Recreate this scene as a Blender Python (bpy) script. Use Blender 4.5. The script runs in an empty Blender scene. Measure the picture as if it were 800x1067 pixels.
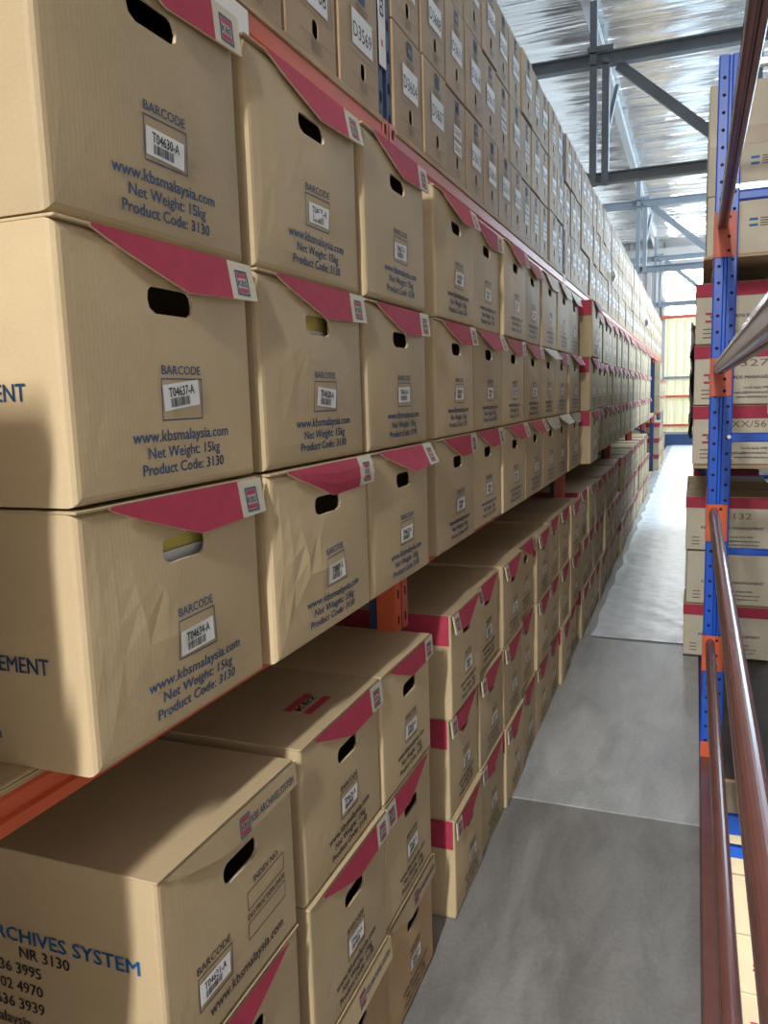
import bpy, math, random
from mathutils import Matrix, Vector

random.seed(7)
scene = bpy.context.scene
COL = scene.collection

# ------------------------------------------------------------------ camera
CAM_F = 830.0
VX, VY, UX = 725.0 - 400.0, 405.0 - 533.5, 570.0 - 400.0
yv = Vector((VX, -VY, -CAM_F)).normalized()
uy = (-(VX * UX) - CAM_F * CAM_F) / VY
zv = -Vector((UX, -uy, -CAM_F)).normalized()
xv = yv.cross(zv)
cam_data = bpy.data.cameras.new('camera')
cam = bpy.data.objects.new('camera', cam_data)
COL.objects.link(cam)
cam.matrix_world = Matrix((xv, yv, zv)).to_4x4()      # rows: world axes seen by the camera
cam_data.sensor_fit = 'VERTICAL'
cam_data.sensor_height = 24.0
cam_data.lens = 24.0 * CAM_F / 1067.0
cam_data.clip_start = 0.02
cam_data.clip_end = 200
scene.camera = cam

# ------------------------------------------------------------------ world, lamps, exposure
world = bpy.data.worlds.new('world')
scene.world = world
world.use_nodes = True
wbg = world.node_tree.nodes['Background']
wbg.inputs[0].default_value = (0.86, 0.93, 1.0, 1)
wbg.inputs[1].default_value = 3.6
scene.view_settings.view_transform = 'Standard'
scene.view_settings.look = 'None'
scene.view_settings.gamma = 1.0
scene.view_settings.use_curve_mapping = False
scene.view_settings.exposure = 0.0

def area_lamp(name, loc, sx, sy, power, color, rot=(0, 0, 0)):
    d = bpy.data.lights.new(name, 'AREA')
    d.shape = 'RECTANGLE'
    d.size = sx
    d.size_y = sy
    d.energy = power
    d.color = color
    o = bpy.data.objects.new(name, d)
    o.location = loc
    o.rotation_euler = rot
    COL.objects.link(o)
    return o

WARM = (1.0, 0.96, 0.88)
COOL = (0.62, 0.82, 1.0)
area_lamp('aisle_lamp_light', (-0.22, -4.0, 2.70), 0.16, 1.25, 720, (1.0, 0.985, 0.95))
area_lamp('aisle_lamp_light', (-0.75, 1.6, 3.10), 0.16, 1.25, 45, WARM)
# added area light, standing in for daylight on the roof and far bays
area_lamp('added_far_side_light', (3.35, 16.4, 2.75), 2.0, 16.0, 1150, COOL, (0, math.radians(90), 0))
area_lamp('lower_level_lamp_light', (0.55, 2.2, -1.75), 0.2, 1.2, 120, (1.0, 0.90, 0.68))

# ------------------------------------------------------------------ levels measured from the photograph (camera at the origin)
FLOOR_Z = -1.57
BX = -0.65            # box front plane on the left
RX = -0.75            # left rack front plane
SHELF2 = -0.437       # top of the middle shelf board
SHELF3 = 0.690        # top of the upper shelf board
POSTS = [-0.93, 2.003, 4.93, 7.80, 10.55, 13.45, 16.4, 19.3]

# ------------------------------------------------------------------ materials
def new_mat(name):
    m = bpy.data.materials.new(name)
    m.use_nodes = True
    nt = m.node_tree
    b = nt.nodes['Principled BSDF']
    return m, nt, b

def plain(name, col, rough=0.6, metal=0.0, noise=0.0, nscale=12.0, bump=0.0, coat=0.0):
    m, nt, b = new_mat(name)
    b.inputs['Roughness'].default_value = rough
    b.inputs['Metallic'].default_value = metal
    if coat:
        b.inputs['Coat Weight'].default_value = coat
        b.inputs['Coat Roughness'].default_value = 0.12
    b.inputs['Base Color'].default_value = (*col, 1)
    if noise or bump:
        tc = nt.nodes.new('ShaderNodeTexCoord')
        n = nt.nodes.new('ShaderNodeTexNoise')
        n.inputs['Scale'].default_value = nscale
        n.inputs['Detail'].default_value = 6
        nt.links.new(tc.outputs['Object'], n.inputs['Vector'])
        if noise:
            r = nt.nodes.new('ShaderNodeMapRange')
            r.inputs[1].default_value = 0.25
            r.inputs[2].default_value = 0.75
            r.inputs[3].default_value = 1 - noise
            r.inputs[4].default_value = 1 + noise
            mx = nt.nodes.new('ShaderNodeMix')
            mx.data_type = 'RGBA'
            mx.blend_type = 'MULTIPLY'
            mx.inputs[0].default_value = 1
            mx.inputs[6].default_value = (*col, 1)
            nt.links.new(n.outputs['Fac'], r.inputs[0])
            nt.links.new(r.outputs[0], mx.inputs[7])
            nt.links.new(mx.outputs[2], b.inputs['Base Color'])
        if bump:
            bp = nt.nodes.new('ShaderNodeBump')
            bp.inputs['Strength'].default_value = bump
            bp.inputs['Distance'].default_value = 0.01
            nt.links.new(n.outputs['Fac'], bp.inputs['Height'])
            nt.links.new(bp.outputs[0], b.inputs['Normal'])
    return m

def cardboard(name, col, vary=0.10):
    """kraft board: blotches, faint vertical flutes, each box a shade of its own"""
    m, nt, b = new_mat(name)
    L = nt.links
    b.inputs['Roughness'].default_value = 0.62
    b.inputs['Specular IOR Level'].default_value = 0.35
    tc = nt.nodes.new('ShaderNodeTexCoord')
    oi = nt.nodes.new('ShaderNodeObjectInfo')
    add = nt.nodes.new('ShaderNodeVectorMath')
    add.operation = 'ADD'
    sc = nt.nodes.new('ShaderNodeVectorMath')
    sc.operation = 'SCALE'
    sc.inputs['Scale'].default_value = 3.0
    L.new(oi.outputs['Location'], sc.inputs[0])
    L.new(tc.outputs['Object'], add.inputs[0])
    L.new(sc.outputs[0], add.inputs[1])
    n1 = nt.nodes.new('ShaderNodeTexNoise')
    n1.inputs['Scale'].default_value = 7
    n1.inputs['Detail'].default_value = 7
    L.new(add.outputs[0], n1.inputs['Vector'])
    n2 = nt.nodes.new('ShaderNodeTexNoise')
    n2.inputs['Scale'].default_value = 260
    n2.inputs['Detail'].default_value = 2
    L.new(add.outputs[0], n2.inputs['Vector'])
    w = nt.nodes.new('ShaderNodeTexWave')
    w.bands_direction = 'Y'
    w.inputs['Scale'].default_value = 42
    w.inputs['Distortion'].default_value = 3.0
    L.new(add.outputs[0], w.inputs['Vector'])
    # tone = blotch + grain + object random
    def mr(src, a, c):
        r = nt.nodes.new('ShaderNodeMapRange')
        r.inputs[1].default_value = 0.2
        r.inputs[2].default_value = 0.8
        r.inputs[3].default_value = a
        r.inputs[4].default_value = c
        L.new(src, r.inputs[0])
        return r.outputs[0]
    def mul(a, c):
        k = nt.nodes.new('ShaderNodeMath')
        k.operation = 'MULTIPLY'
        L.new(a, k.inputs[0])
        L.new(c, k.inputs[1])
        return k.outputs[0]
    t = mul(mul(mr(n1.outputs['Fac'], 0.90, 1.09), mr(n2.outputs['Fac'], 0.95, 1.05)),
            mr(oi.outputs['Random'], 1 - vary, 1 + vary))
    mx = nt.nodes.new('ShaderNodeMix')
    mx.data_type = 'RGBA'
    mx.blend_type = 'MULTIPLY'
    mx.inputs[0].default_value = 1
    mx.inputs[6].default_value = (*col, 1)
    L.new(t, mx.inputs[7])
    L.new(mx.outputs[2], b.inputs['Base Color'])
    bp = nt.nodes.new('ShaderNodeBump')
    bp.inputs['Strength'].default_value = 0.16
    bp.inputs['Distance'].default_value = 0.004
    s = nt.nodes.new('ShaderNodeMath')
    s.operation = 'MULTIPLY_ADD'
    s.inputs[1].default_value = 0.07
    L.new(w.outputs['Fac'], s.inputs[0])
    L.new(n1.outputs['Fac'], s.inputs[2])
    sx = nt.nodes.new('ShaderNodeSeparateXYZ')
    L.new(add.outputs[0], sx.inputs[0])
    mz = nt.nodes.new('ShaderNodeMath'); mz.operation = 'MULTIPLY_ADD'; mz.inputs[1].default_value = 0.12
    L.new(sx.outputs[2], mz.inputs[0]); L.new(sx.outputs[1], mz.inputs[2])
    nc = nt.nodes.new('ShaderNodeTexNoise'); nc.noise_dimensions = '1D'
    nc.inputs['Scale'].default_value = 13
    nc.inputs['Detail'].default_value = 0
    L.new(mz.outputs[0], nc.inputs['W'])
    cm = nt.nodes.new('ShaderNodeMath'); cm.operation = 'COMPARE'
    cm.inputs[1].default_value = 0.56; cm.inputs[2].default_value = 0.012
    L.new(nc.outputs['Fac'], cm.inputs[0])
    fd = nt.nodes.new('ShaderNodeMath'); fd.operation = 'MULTIPLY'
    L.new(cm.outputs[0], fd.inputs[0]); L.new(n1.outputs['Fac'], fd.inputs[1])
    ad = nt.nodes.new('ShaderNodeMath'); ad.operation = 'MULTIPLY_ADD'; ad.inputs[1].default_value = 0.35
    L.new(fd.outputs[0], ad.inputs[0]); L.new(s.outputs[0], ad.inputs[2])
    L.new(ad.outputs[0], bp.inputs['Height'])
    L.new(bp.outputs[0], b.inputs['Normal'])
    return m

def plywood(name, col):
    m, nt, b = new_mat(name)
    L = nt.links
    b.inputs['Roughness'].default_value = 0.7
    tc = nt.nodes.new('ShaderNodeTexCoord')
    mp = nt.nodes.new('ShaderNodeMapping')
    mp.inputs['Scale'].default_value = (2, 2, 120)
    n = nt.nodes.new('ShaderNodeTexNoise')
    n.inputs['Scale'].default_value = 3
    n.inputs['Detail'].default_value = 5
    L.new(tc.outputs['Object'], mp.inputs[0])
    L.new(mp.outputs[0], n.inputs['Vector'])
    cr = nt.nodes.new('ShaderNodeValToRGB')
    cr.color_ramp.elements[0].position = 0.35
    cr.color_ramp.elements[1].position = 0.65
    cr.color_ramp.elements[0].color = (col[0] * .6, col[1] * .55, col[2] * .5, 1)
    cr.color_ramp.elements[1].color = (*col, 1)
    L.new(n.outputs['Fac'], cr.inputs[0])
    L.new(cr.outputs[0], b.inputs['Base Color'])
    return m

M = {}
M['kraft'] = cardboard('kraft_board', (0.50, 0.385, 0.23))
M['kraft_dark'] = cardboard('kraft_board_brown', (0.45, 0.295, 0.155))
M['kraft_file'] = cardboard('kraft_board_file_box', (0.43, 0.305, 0.18), 0.06)
M['kraft_pale'] = cardboard('kraft_board_pale', (0.58, 0.53, 0.42), 0.05)
M['kraft_edge'] = plain('board_cut_edge', (0.62, 0.50, 0.33), 0.8, noise=0.2, nscale=90)
M['pink'] = plain('pink_print', (0.40, 0.030, 0.070), 0.7, noise=0.12, nscale=40)
M['ink'] = plain('blue_ink', (0.045, 0.10, 0.20), 0.7)
M['ink_bright'] = plain('bright_blue_ink', (0.02, 0.16, 0.42), 0.7)
M['ink_dark'] = plain('dark_ink', (0.05, 0.045, 0.05), 0.7)
M['ink_soft'] = plain('soft_brown_ink', (0.17, 0.13, 0.10), 0.7)
M['red_ink'] = plain('red_ink', (0.42, 0.03, 0.06), 0.6)
M['white'] = plain('white_paper', (0.80, 0.81, 0.82), 0.6)
M['pale_blue'] = plain('pale_blue_paper', (0.55, 0.70, 0.85), 0.6)
M['black'] = plain('black_print', (0.015, 0.015, 0.015), 0.6)
M['yellow'] = plain('yellow_folder', (0.72, 0.60, 0.16), 0.6)
M['orange'] = plain('orange_paint', (0.60, 0.105, 0.035), 0.55, noise=0.08, nscale=9)
M['redpaint_sheen'] = plain('red_paint_with_sheen', (0.50, 0.10, 0.06), 0.48, noise=0.1, nscale=7)  # red paint with a pinkish reflection put into its colour
M['brownred'] = plain('red_oxide_paint', (0.15, 0.060, 0.052), 0.25, noise=0.12, nscale=11, bump=0.05)
M['blue'] = plain('blue_paint', (0.004, 0.078, 0.50), 0.34, noise=0.06, nscale=14)
M['bluedark'] = plain('dark_blue_paint', (0.02, 0.045, 0.13), 0.6, noise=0.08, nscale=9)
M['galv'] = plain('galvanised_steel', (0.62, 0.70, 0.74), 0.3, 0.8)
M['hole'] = plain('punched_hole', (0.006, 0.006, 0.008), 0.9)
M['steel'] = plain('grey_painted_steel', (0.19, 0.215, 0.24), 0.5, noise=0.15, nscale=3)
M['steel_light'] = plain('zinc_purlin', (0.55, 0.57, 0.58), 0.45, 0.5)
M['ply'] = plywood('plywood', (0.55, 0.42, 0.26))
M['ply_shaded'] = plain('shaded_shelf_board', (0.06, 0.045, 0.035), 0.8, noise=0.3, nscale=6)  # plywood with the shade it lies in put into its colour
M['tape'] = plain('brown_tape', (0.40, 0.30, 0.20), 0.3)
M['wall_grey'] = plain('grey_beige_cladding', (0.40, 0.38, 0.36), 0.6)
M['wrap'] = plain('dark_plastic_wrap', (0.24, 0.245, 0.25), 0.35, noise=0.3, nscale=20, bump=0.4)
M['plastic'] = plain('pale_plastic', (0.62, 0.70, 0.72), 0.35)

def deck_mat(name, c0, c1):
    m, nt, b = new_mat(name)
    L = nt.links
    tc = nt.nodes.new('ShaderNodeTexCoord')
    oi = nt.nodes.new('ShaderNodeObjectInfo')
    mp = nt.nodes.new('ShaderNodeMapping')
    mp.inputs['Scale'].default_value = (2.6, 0.8, 1)
    L.new(tc.outputs['Object'], mp.inputs[0])
    n1 = nt.nodes.new('ShaderNodeTexNoise')
    n1.inputs['Scale'].default_value = 2.4
    n1.inputs['Detail'].default_value = 8
    n1.inputs['Roughness'].default_value = 0.62
    n1.inputs['Distortion'].default_value = 0.6
    L.new(mp.outputs[0], n1.inputs['Vector'])
    n2 = nt.nodes.new('ShaderNodeTexNoise')
    n2.inputs['Scale'].default_value = 70
    n2.inputs['Detail'].default_value = 4
    L.new(tc.outputs['Object'], n2.inputs['Vector'])
    cr = nt.nodes.new('ShaderNodeValToRGB')
    cr.color_ramp.elements[0].position = 0.34
    cr.color_ramp.elements[1].position = 0.68
    cr.color_ramp.elements[0].color = (*c0, 1)
    cr.color_ramp.elements[1].color = (*c1, 1)
    L.new(n1.outputs['Fac'], cr.inputs[0])
    mx = nt.nodes.new('ShaderNodeMix')
    mx.data_type = 'RGBA'
    mx.blend_type = 'OVERLAY'
    mx.inputs[0].default_value = 0.22
    L.new(cr.outputs[0], mx.inputs[6])
    L.new(n2.outputs['Fac'], mx.inputs[7])
    L.new(mx.outputs[2], b.inputs['Base Color'])
    r = nt.nodes.new('ShaderNodeMapRange')
    r.inputs[3].default_value = 0.24
    r.inputs[4].default_value = 0.48
    L.new(n1.outputs['Fac'], r.inputs[0])
    L.new(r.outputs[0], b.inputs['Roughness'])
    bp = nt.nodes.new('ShaderNodeBump')
    bp.inputs['Strength'].default_value = 0.12
    bp.inputs['Distance'].default_value = 0.004
    L.new(n2.outputs['Fac'], bp.inputs['Height'])
    L.new(bp.outputs[0], b.inputs['Normal'])
    return m
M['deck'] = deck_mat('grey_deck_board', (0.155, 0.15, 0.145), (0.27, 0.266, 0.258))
M['deck_sheen'] = deck_mat('pale_deck_board_with_sheen', (0.30, 0.312, 0.318), (0.47, 0.485, 0.49))  # paler boards, with the bluish daylight sheen put into their colour
M['sheet'] = plain('pale_plastic_sheet', (0.74, 0.79, 0.85), 0.30, noise=0.16, nscale=9, bump=0.35)

def foil_mat():
    m, nt, b = new_mat('reflective_foil')
    b.inputs['Base Color'].default_value = (0.95, 0.95, 0.95, 1)
    b.inputs['Metallic'].default_value = 0.75
    b.inputs['Roughness'].default_value = 0.09
    L = nt.links
    tc = nt.nodes.new('ShaderNodeTexCoord')
    mp = nt.nodes.new('ShaderNodeMapping')
    mp.inputs['Scale'].default_value = (0.06, 3.0, 1)
    n = nt.nodes.new('ShaderNodeTexNoise')
    n.inputs['Scale'].default_value = 2.2
    n.inputs['Detail'].default_value = 3
    n.inputs['Distortion'].default_value = 0.3
    L.new(tc.outputs['Object'], mp.inputs[0])
    L.new(mp.outputs[0], n.inputs['Vector'])
    bp = nt.nodes.new('ShaderNodeBump')
    bp.inputs['Strength'].default_value = 0.8
    bp.inputs['Distance'].default_value = 0.22
    L.new(n.outputs['Fac'], bp.inputs['Height'])
    L.new(bp.outputs[0], b.inputs['Normal'])
    return m
M['foil'] = foil_mat()

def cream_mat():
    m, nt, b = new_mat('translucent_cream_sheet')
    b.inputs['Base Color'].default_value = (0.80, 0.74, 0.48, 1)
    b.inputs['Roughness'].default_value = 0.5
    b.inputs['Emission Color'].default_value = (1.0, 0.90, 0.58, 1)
    b.inputs['Emission Strength'].default_value = 0.25  # glow stands in for daylight coming through the sheet
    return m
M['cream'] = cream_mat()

def emit(name, col, s):
    m, nt, b = new_mat(name)
    b.inputs['Base Color'].default_value = (*col, 1)
    b.inputs['Emission Color'].default_value = (*col, 1)
    b.inputs['Emission Strength'].default_value = s
    return m
M['daylight'] = emit('daylight_window', (0.93, 0.97, 1.0), 20.0)

# ------------------------------------------------------------------ mesh helpers
class MB:
    def __init__(s):
        s.v, s.f, s.m, s.mats = [], [], [], []
    def mi(s, mat):
        if mat not in s.mats:
            s.mats.append(mat)
        return s.mats.index(mat)
    def face(s, pts, mat):
        n = len(s.v)
        s.v += [tuple(p) for p in pts]
        s.f.append(tuple(range(n, n + len(pts))))
        s.m.append(s.mi(mat))
    def raw(s, verts, faces, mat):
        n = len(s.v)
        k = s.mi(mat)
        s.v += [tuple(p) for p in verts]
        for f in faces:
            s.f.append(tuple(i + n for i in f))
            s.m.append(k)
    def box(s, a, b, mat, bev=0.0):
        (x0, y0, z0), (x1, y1, z1) = a, b
        if not bev:
            v = [(x, y, z) for z in (z0, z1) for y in (y0, y1) for x in (x0, x1)]
            s.raw(v, [(0, 2, 3, 1), (4, 5, 7, 6), (0, 1, 5, 4), (2, 6, 7, 3), (0, 4, 6, 2), (1, 3, 7, 5)], mat)
            return
        c = bev
        # chamfered box: three rings per axis z
        def ring(z, k):
            return [(x0 + k + c, y0 + k, z), (x1 - k - c, y0 + k, z), (x1 - k, y0 + k + c, z), (x1 - k, y1 - k - c, z),
                    (x1 - k - c, y1 - k, z), (x0 + k + c, y1 - k, z), (x0 + k, y1 - k - c, z), (x0 + k, y0 + k + c, z)]
        rings = [ring(z0, c), ring(z0 + c, 0), ring(z1 - c, 0), ring(z1, c)]
        v = [p for r in rings for p in r]
        f = [tuple(reversed(range(8))), tuple(range(24, 32))]
        for i in range(3):
            for j in range(8):
                a0 = i * 8 + j
                a1 = i * 8 + (j + 1) % 8
                f.append((a0, a1, a1 + 8, a0 + 8))
        s.raw(v, f, mat)
    def prism(s, prof, axis, t0, t1, mat):
        """extrude a closed profile; axis 'y': prof=(x,z); 'z': prof=(x,y); 'x': prof=(y,z)"""
        def P(p, t):
            return {'y': (p[0], t, p[1]), 'z': (p[0], p[1], t), 'x': (t, p[0], p[1])}[axis]
        n = len(prof)
        v = [P(p, t0) for p in prof] + [P(p, t1) for p in prof]
        f = [tuple(range(n)), tuple(reversed(range(n, 2 * n)))]
        for i in range(n):
            j = (i + 1) % n
            f.append((i, i + n, j + n, j))
        s.raw(v, f, mat)
    def bar(s, a, b, w, h, mat, up=(0, 0, 1)):
        a, b = Vector(a), Vector(b)
        d = (b - a).normalized()
        u = Vector(up)
        sd = d.cross(u)
        if sd.length < 1e-4:
            sd = d.cross(Vector((1, 0, 0)))
        sd.normalize()
        u = sd.cross(d).normalized()
        v = []
        for p in (a, b):
            for i, j in ((-1, -1), (1, -1), (1, 1), (-1, 1)):
                v.append(p + sd * i * w / 2 + u * j * h / 2)
        s.raw(v, [(0, 1, 2, 3), (7, 6, 5, 4), (0, 4, 5, 1), (1, 5, 6, 2), (2, 6, 7, 3), (3, 7, 4, 0)], mat)
    def disc(s, c, r, nrm, mat, n=10, rx=None):
        c, nrm = Vector(c), Vector(nrm).normalized()
        a = nrm.cross(Vector((0, 0, 1)))
        if a.length < 1e-3:
            a = Vector((1, 0, 0))
        a.normalize()
        b = nrm.cross(a)
        rx = rx or r
        s.face([c + a * rx * math.cos(2 * math.pi * i / n) + b * r * math.sin(2 * math.pi * i / n) for i in range(n)], mat)
    def mesh(s, name, smooth=False):
        me = bpy.data.meshes.new(name)
        me.from_pydata(s.v, [], s.f)
        for k in s.mats:
            me.materials.append(M[k])
        for p, k in zip(me.polygons, s.m):
            p.material_index = k
            p.use_smooth = smooth
        me.update()
        return me
    def build(s, name, parent=None, smooth=False):
        return link(name, s.mesh(name, smooth), parent)

def link(name, me, parent=None, loc=None, rotz=None):
    o = bpy.data.objects.new(name, me)
    COL.objects.link(o)
    if parent:
        o.parent = parent
    if loc:
        o.location = loc
    if rotz:
        o.rotation_euler = (0, 0, rotz)
    return o

def tag(o, label, cat=None, group=None, kind=None):
    o['label'] = label
    if cat:
        o['category'] = cat
    if group:
        o['group'] = group
    if kind:
        o['kind'] = kind
    return o

def thing(name, label, cat, loc=(0, 0, 0), rotz=0.0, group=None):
    o = link(name, None, None, loc, rotz)
    o.empty_display_size = 0.05
    return tag(o, label, cat, group)

def structure(o, label=None):
    o['kind'] = 'structure'
    if label:
        o['label'] = label
    return o

# ------------------------------------------------------------------ lettering
_tc = {}
def glyphs(txt, bold=0.0):
    """flat mesh of a string at size 1, returned as verts (u,v), faces, width"""
    key = (txt, bold)
    if key not in _tc:
        c = bpy.data.curves.new('t', 'FONT')
        c.body = txt
        c.size = 1.0
        c.resolution_u = 2
        c.offset = bold
        o = bpy.data.objects.new('t', c)
        COL.objects.link(o)
        bpy.context.view_layer.update()
        me = bpy.data.meshes.new_from_object(o)
        v = [(p.co.x, p.co.y) for p in me.vertices]
        f = [tuple(p.vertices) for p in me.polygons]
        bpy.data.objects.remove(o)
        bpy.data.curves.remove(c)
        bpy.data.meshes.remove(me)
        x0 = min([p[0] for p in v] or [0])
        x1 = max([p[0] for p in v] or [1])
        _tc[key] = ([(x - x0, y) for x, y in v], f, x1 - x0)
    return _tc[key]

class Print:
    """flat print in (u right, v up) put on a surface by a mapping"""
    def __init__(s, mp):
        s.mb = MB()
        s.mp = mp
    def text(s, txt, u, v, size, mat, align='c', width=None, rot=0.0, bold=0.006, layer=0):
        vs, fs, w = glyphs(txt, 0.0)
        kx = (width / w) if width else size
        off = {'c': -w / 2, 'l': 0, 'r': -w}[align]
        ca, sa = math.cos(rot), math.sin(rot)
        for d, e in (((-0.022, -0.008), (0.0, 0.010), (0.022, -0.008)) if bold > 0 else ((0.0, 0.0),)):     # struck three times for a bold weight
            pts = []
            for x, y in vs:
                a, b = (x + off + d) * kx, (y + e) * size
                pts.append(s.mp(u + a * ca - b * sa, v + a * sa + b * ca, layer))
            s.mb.raw(pts, fs, mat)
    def rect(s, u0, v0, u1, v1, mat, layer=0, rot=0.0):
        cu, cv = (u0 + u1) / 2, (v0 + v1) / 2
        ca, sa = math.cos(rot), math.sin(rot)
        s.mb.face([s.mp(cu + (a - cu) * ca - (b - cv) * sa, cv + (a - cu) * sa + (b - cv) * ca, layer)
                   for a, b in ((u0, v0), (u1, v0), (u1, v1), (u0, v1))], mat)
    def frame(s, u0, v0, u1, v1, t, mat, layer=0):
        s.rect(u0, v0, u1, v0 + t, mat, layer)
        s.rect(u0, v1 - t, u1, v1, mat, layer)
        s.rect(u0, v0 + t, u0 + t, v1 - t, mat, layer)
        s.rect(u1 - t, v0 + t, u1, v1 - t, mat, layer)
    def logo(s, u, v, w, h, layer=0):
        """square emblem: blue frame, red bars above and below the letters"""
        s.frame(u - w / 2, v - h / 2, u + w / 2, v + h / 2, w * .09, 'ink', layer)
        s.rect(u - w * .36, v + h * .2, u + w * .36, v + h * .38, 'red_ink', layer)
        s.rect(u - w * .36, v - h * .38, u + w * .36, v - h * .2, 'red_ink', layer)
        s.text('KBS', u, v - h * .13, h * .36, 'ink', width=w * .7, layer=layer)

def ordinal(i):
    return ['first', 'second', 'third', 'fourth', 'fifth', 'sixth', 'seventh', 'eighth', 'ninth', 'tenth',
            'eleventh', 'twelfth', 'thirteenth', 'fourteenth'][i]

# ================================================================== THE SETTING
# deck of the raised walkway: separate boards
floor = structure(link('floor', None), 'raised walkway of grey boards between the racks')
jy = [-1.42, 0.74, 2.915, 5.09, 7.27, 9.45, 11.63, 13.81, 15.99, 18.17, 20.35, 24.6]
for i in range(len(jy) - 1):
    mb = MB()
    mb.box((-0.735, jy[i] + 0.003, FLOOR_Z - 0.018 - 0.0015 * (i % 2)), (0.0512, jy[i + 1] - 0.003, FLOOR_Z - 0.0015 * (i % 2)), 'deck' if jy[i] < 2.9 else 'deck_sheen', 0.0015)
    mb.build('floor_board', floor)
mb = MB()
mb.box((-0.735, -1.4, FLOOR_Z - 0.10), (0.045, 24.6, FLOOR_Z - 0.03), 'steel')
mb.build('floor_support', floor)

# wrinkled plastic sheet laid over the far boards
def noise2(x, y, s=1.0):
    return (math.sin(x * 7.1 * s + 1.3 * math.sin(y * 5.3 * s)) + math.sin(y * 9.7 * s + 2.1 * math.sin(x * 4.1 * s + 1.0)) + math.sin((x + y) * 13.0 * s + 0.7)) / 3
nx, ny = 26, 300
sv, sf = [], []
for j in range(ny + 1):
    y = 5.12 + (24.4 - 5.12) * (j / ny) ** 1.25
    for i in range(nx + 1):
        t = i / nx
        xl = -0.60 + 0.025 * noise2(0.3, y, 0.7)
        xr = 0.035 + 0.02 * noise2(1.7, y, 0.8) - 0.05 * math.exp(-((y - 7.0) / 0.25) ** 2)
        x = xl + (xr - xl) * t
        edge = math.exp(-((x - xl) / 0.03) ** 2) + math.exp(-((xr - x) / 0.03) ** 2)
        z = FLOOR_Z + 0.004 + 0.002 * (1 + noise2(x, y, 1.5)) + 0.0012 * noise2(x * 3, y * 2.2, 2.2) + 0.006 * edge * (0.5 + 0.5 * noise2(0.1, y, 3.1))
        sv.append((x, y, max(z, FLOOR_Z + 0.001)))
for j in range(ny):
    for i in range(nx):
        a = j * (nx + 1) + i
        sf.append((a, a + 1, a + nx + 2, a + nx + 1))
mb = MB()
mb.raw(sv, sf, 'sheet')
o = mb.build('floor_covering_sheet', None, True)
tag(o, 'pale wrinkled plastic sheet covering the far part of the walkway', 'floor covering')

# ground floor of the hall far below, added side and back walls, far wall
mb = MB()
mb.box((-7, -6, -4.3), (9, 26, -4.2), 'deck')
structure(mb.build('floor_ground'), 'grey concrete ground floor of the hall below the walkway')
mb = MB()
mb.box((-2.35, -6, -4.2), (-2.25, 24.5, 4.1), 'wall_grey')  # added to keep light from leaking between the boxes
structure(mb.build('wall_left_added'), 'unseen grey wall added behind the left rack to stop stray light')

mb = MB()
mb.box((-7, -6.1, -4.2), (9, -6, 4.2), 'wall_grey')  # unseen, added to block sky light from behind the camera
structure(mb.build('wall_back_added'), 'unseen grey wall added behind the camera to block light')
mb = MB()
mb.box((3.4, -6, -4.2), (3.5, 7.8, 4.2), 'wall_grey')
mb.box((3.4, 7.8, -4.2), (3.5, 24.5, 1.5), 'wall_grey')  # added wall, full height to dim near bays, cut low for far light
structure(mb.build('wall_right_added'), 'unseen grey wall added beyond the right rack to dim the near bays, open above its far part')

# far wall: grey cladding ribs, cream translucent sheets, window, rails
fw = structure(link('wall_far', None, None, (0, 24.5, 0)), 'far end wall with cream sheeting and a bright window')
mb = MB()
mb.box((-7, 0.10, -4.2), (9, 0.2, 4.2), 'wall_grey')
mb.build('wall_backing', fw)
def corrugated(x0, x1, z0, z1, pitch, depth, mat, name):
    mb = MB()
    prof = []
    x = x0
    while x < x1 - 1e-6:
        for dx, dy in ((0, 0), (pitch * .35, 0), (pitch * .45, -depth), (pitch * .9, -depth)):
            prof.append((min(x + dx, x1), dy))
        x += pitch
    prof.append((x1, 0))
    n = len(prof)
    v = [(a, b, z0) for a, b in prof] + [(a, b, z1) for a, b in prof]
    mb.raw(v, [(i, i + 1, i + 1 + n, i + n) for i in range(n - 1)], mat)
    return mb.build(name, fw)
corrugated(-7, -0.90, -4.2, 4.1, 0.24, 0.05, 'wall_grey', 'cladding_sheet')
for k in range(6):
    corrugated(-0.86 + k * 0.9, -0.86 + (k + 1) * 0.9, -1.25, 2.0, 0.225, 0.03, 'cream', 'cream_sheet')
mb = MB(); mb.box((-7, -0.22, 3.36), (9, -0.02, 3.90), 'wall_grey'); mb.build('fascia_panel', fw)
mb = MB(); mb.box((-0.95, -0.08, -1.3), (-0.86, -0.02, 3.5), 'wall_grey'); mb.build('wall_post', fw)
for z, mt in ((0.33, 'steel'), (-0.20, 'orange'), (-1.02, 'orange'), (-1.24, 'wall_grey')):
    mb = MB(); mb.box((-0.86, -0.10, z - 0.03), (4.5, -0.04, z + 0.03), mt); mb.build('wall_rail', fw)
mb = MB(); mb.box((-1.4, -0.14, 1.98), (0.9, -0.05, 2.06), 'redpaint_sheen'); mb.build('wall_rail', fw)
mb = MB(); mb.box((-1.2, -0.5, FLOOR_Z + 0.02), (2.0, -0.2, -1.27), 'bluedark'); mb.build('blue_kerb_beam', fw)
w1 = structure(link('window_1', None, None, (0, 24.36, 0)), 'bright daylight window high on the far wall')
for k in range(8):  # unseen panes to the right are added, to brighten the roof foil
    mb = MB(); mb.box((-0.86 + k * 1.1, 0, 2.62), (0.18 + k * 1.1, 0.03, 3.25), 'daylight'); mb.build('pane', w1)
    mb = MB(); mb.box((0.18 + k * 1.1, -0.02, 2.0), (0.24 + k * 1.1, 0.05, 3.25), 'steel_light'); mb.build('window_frame', w1)
mb = MB()
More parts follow.
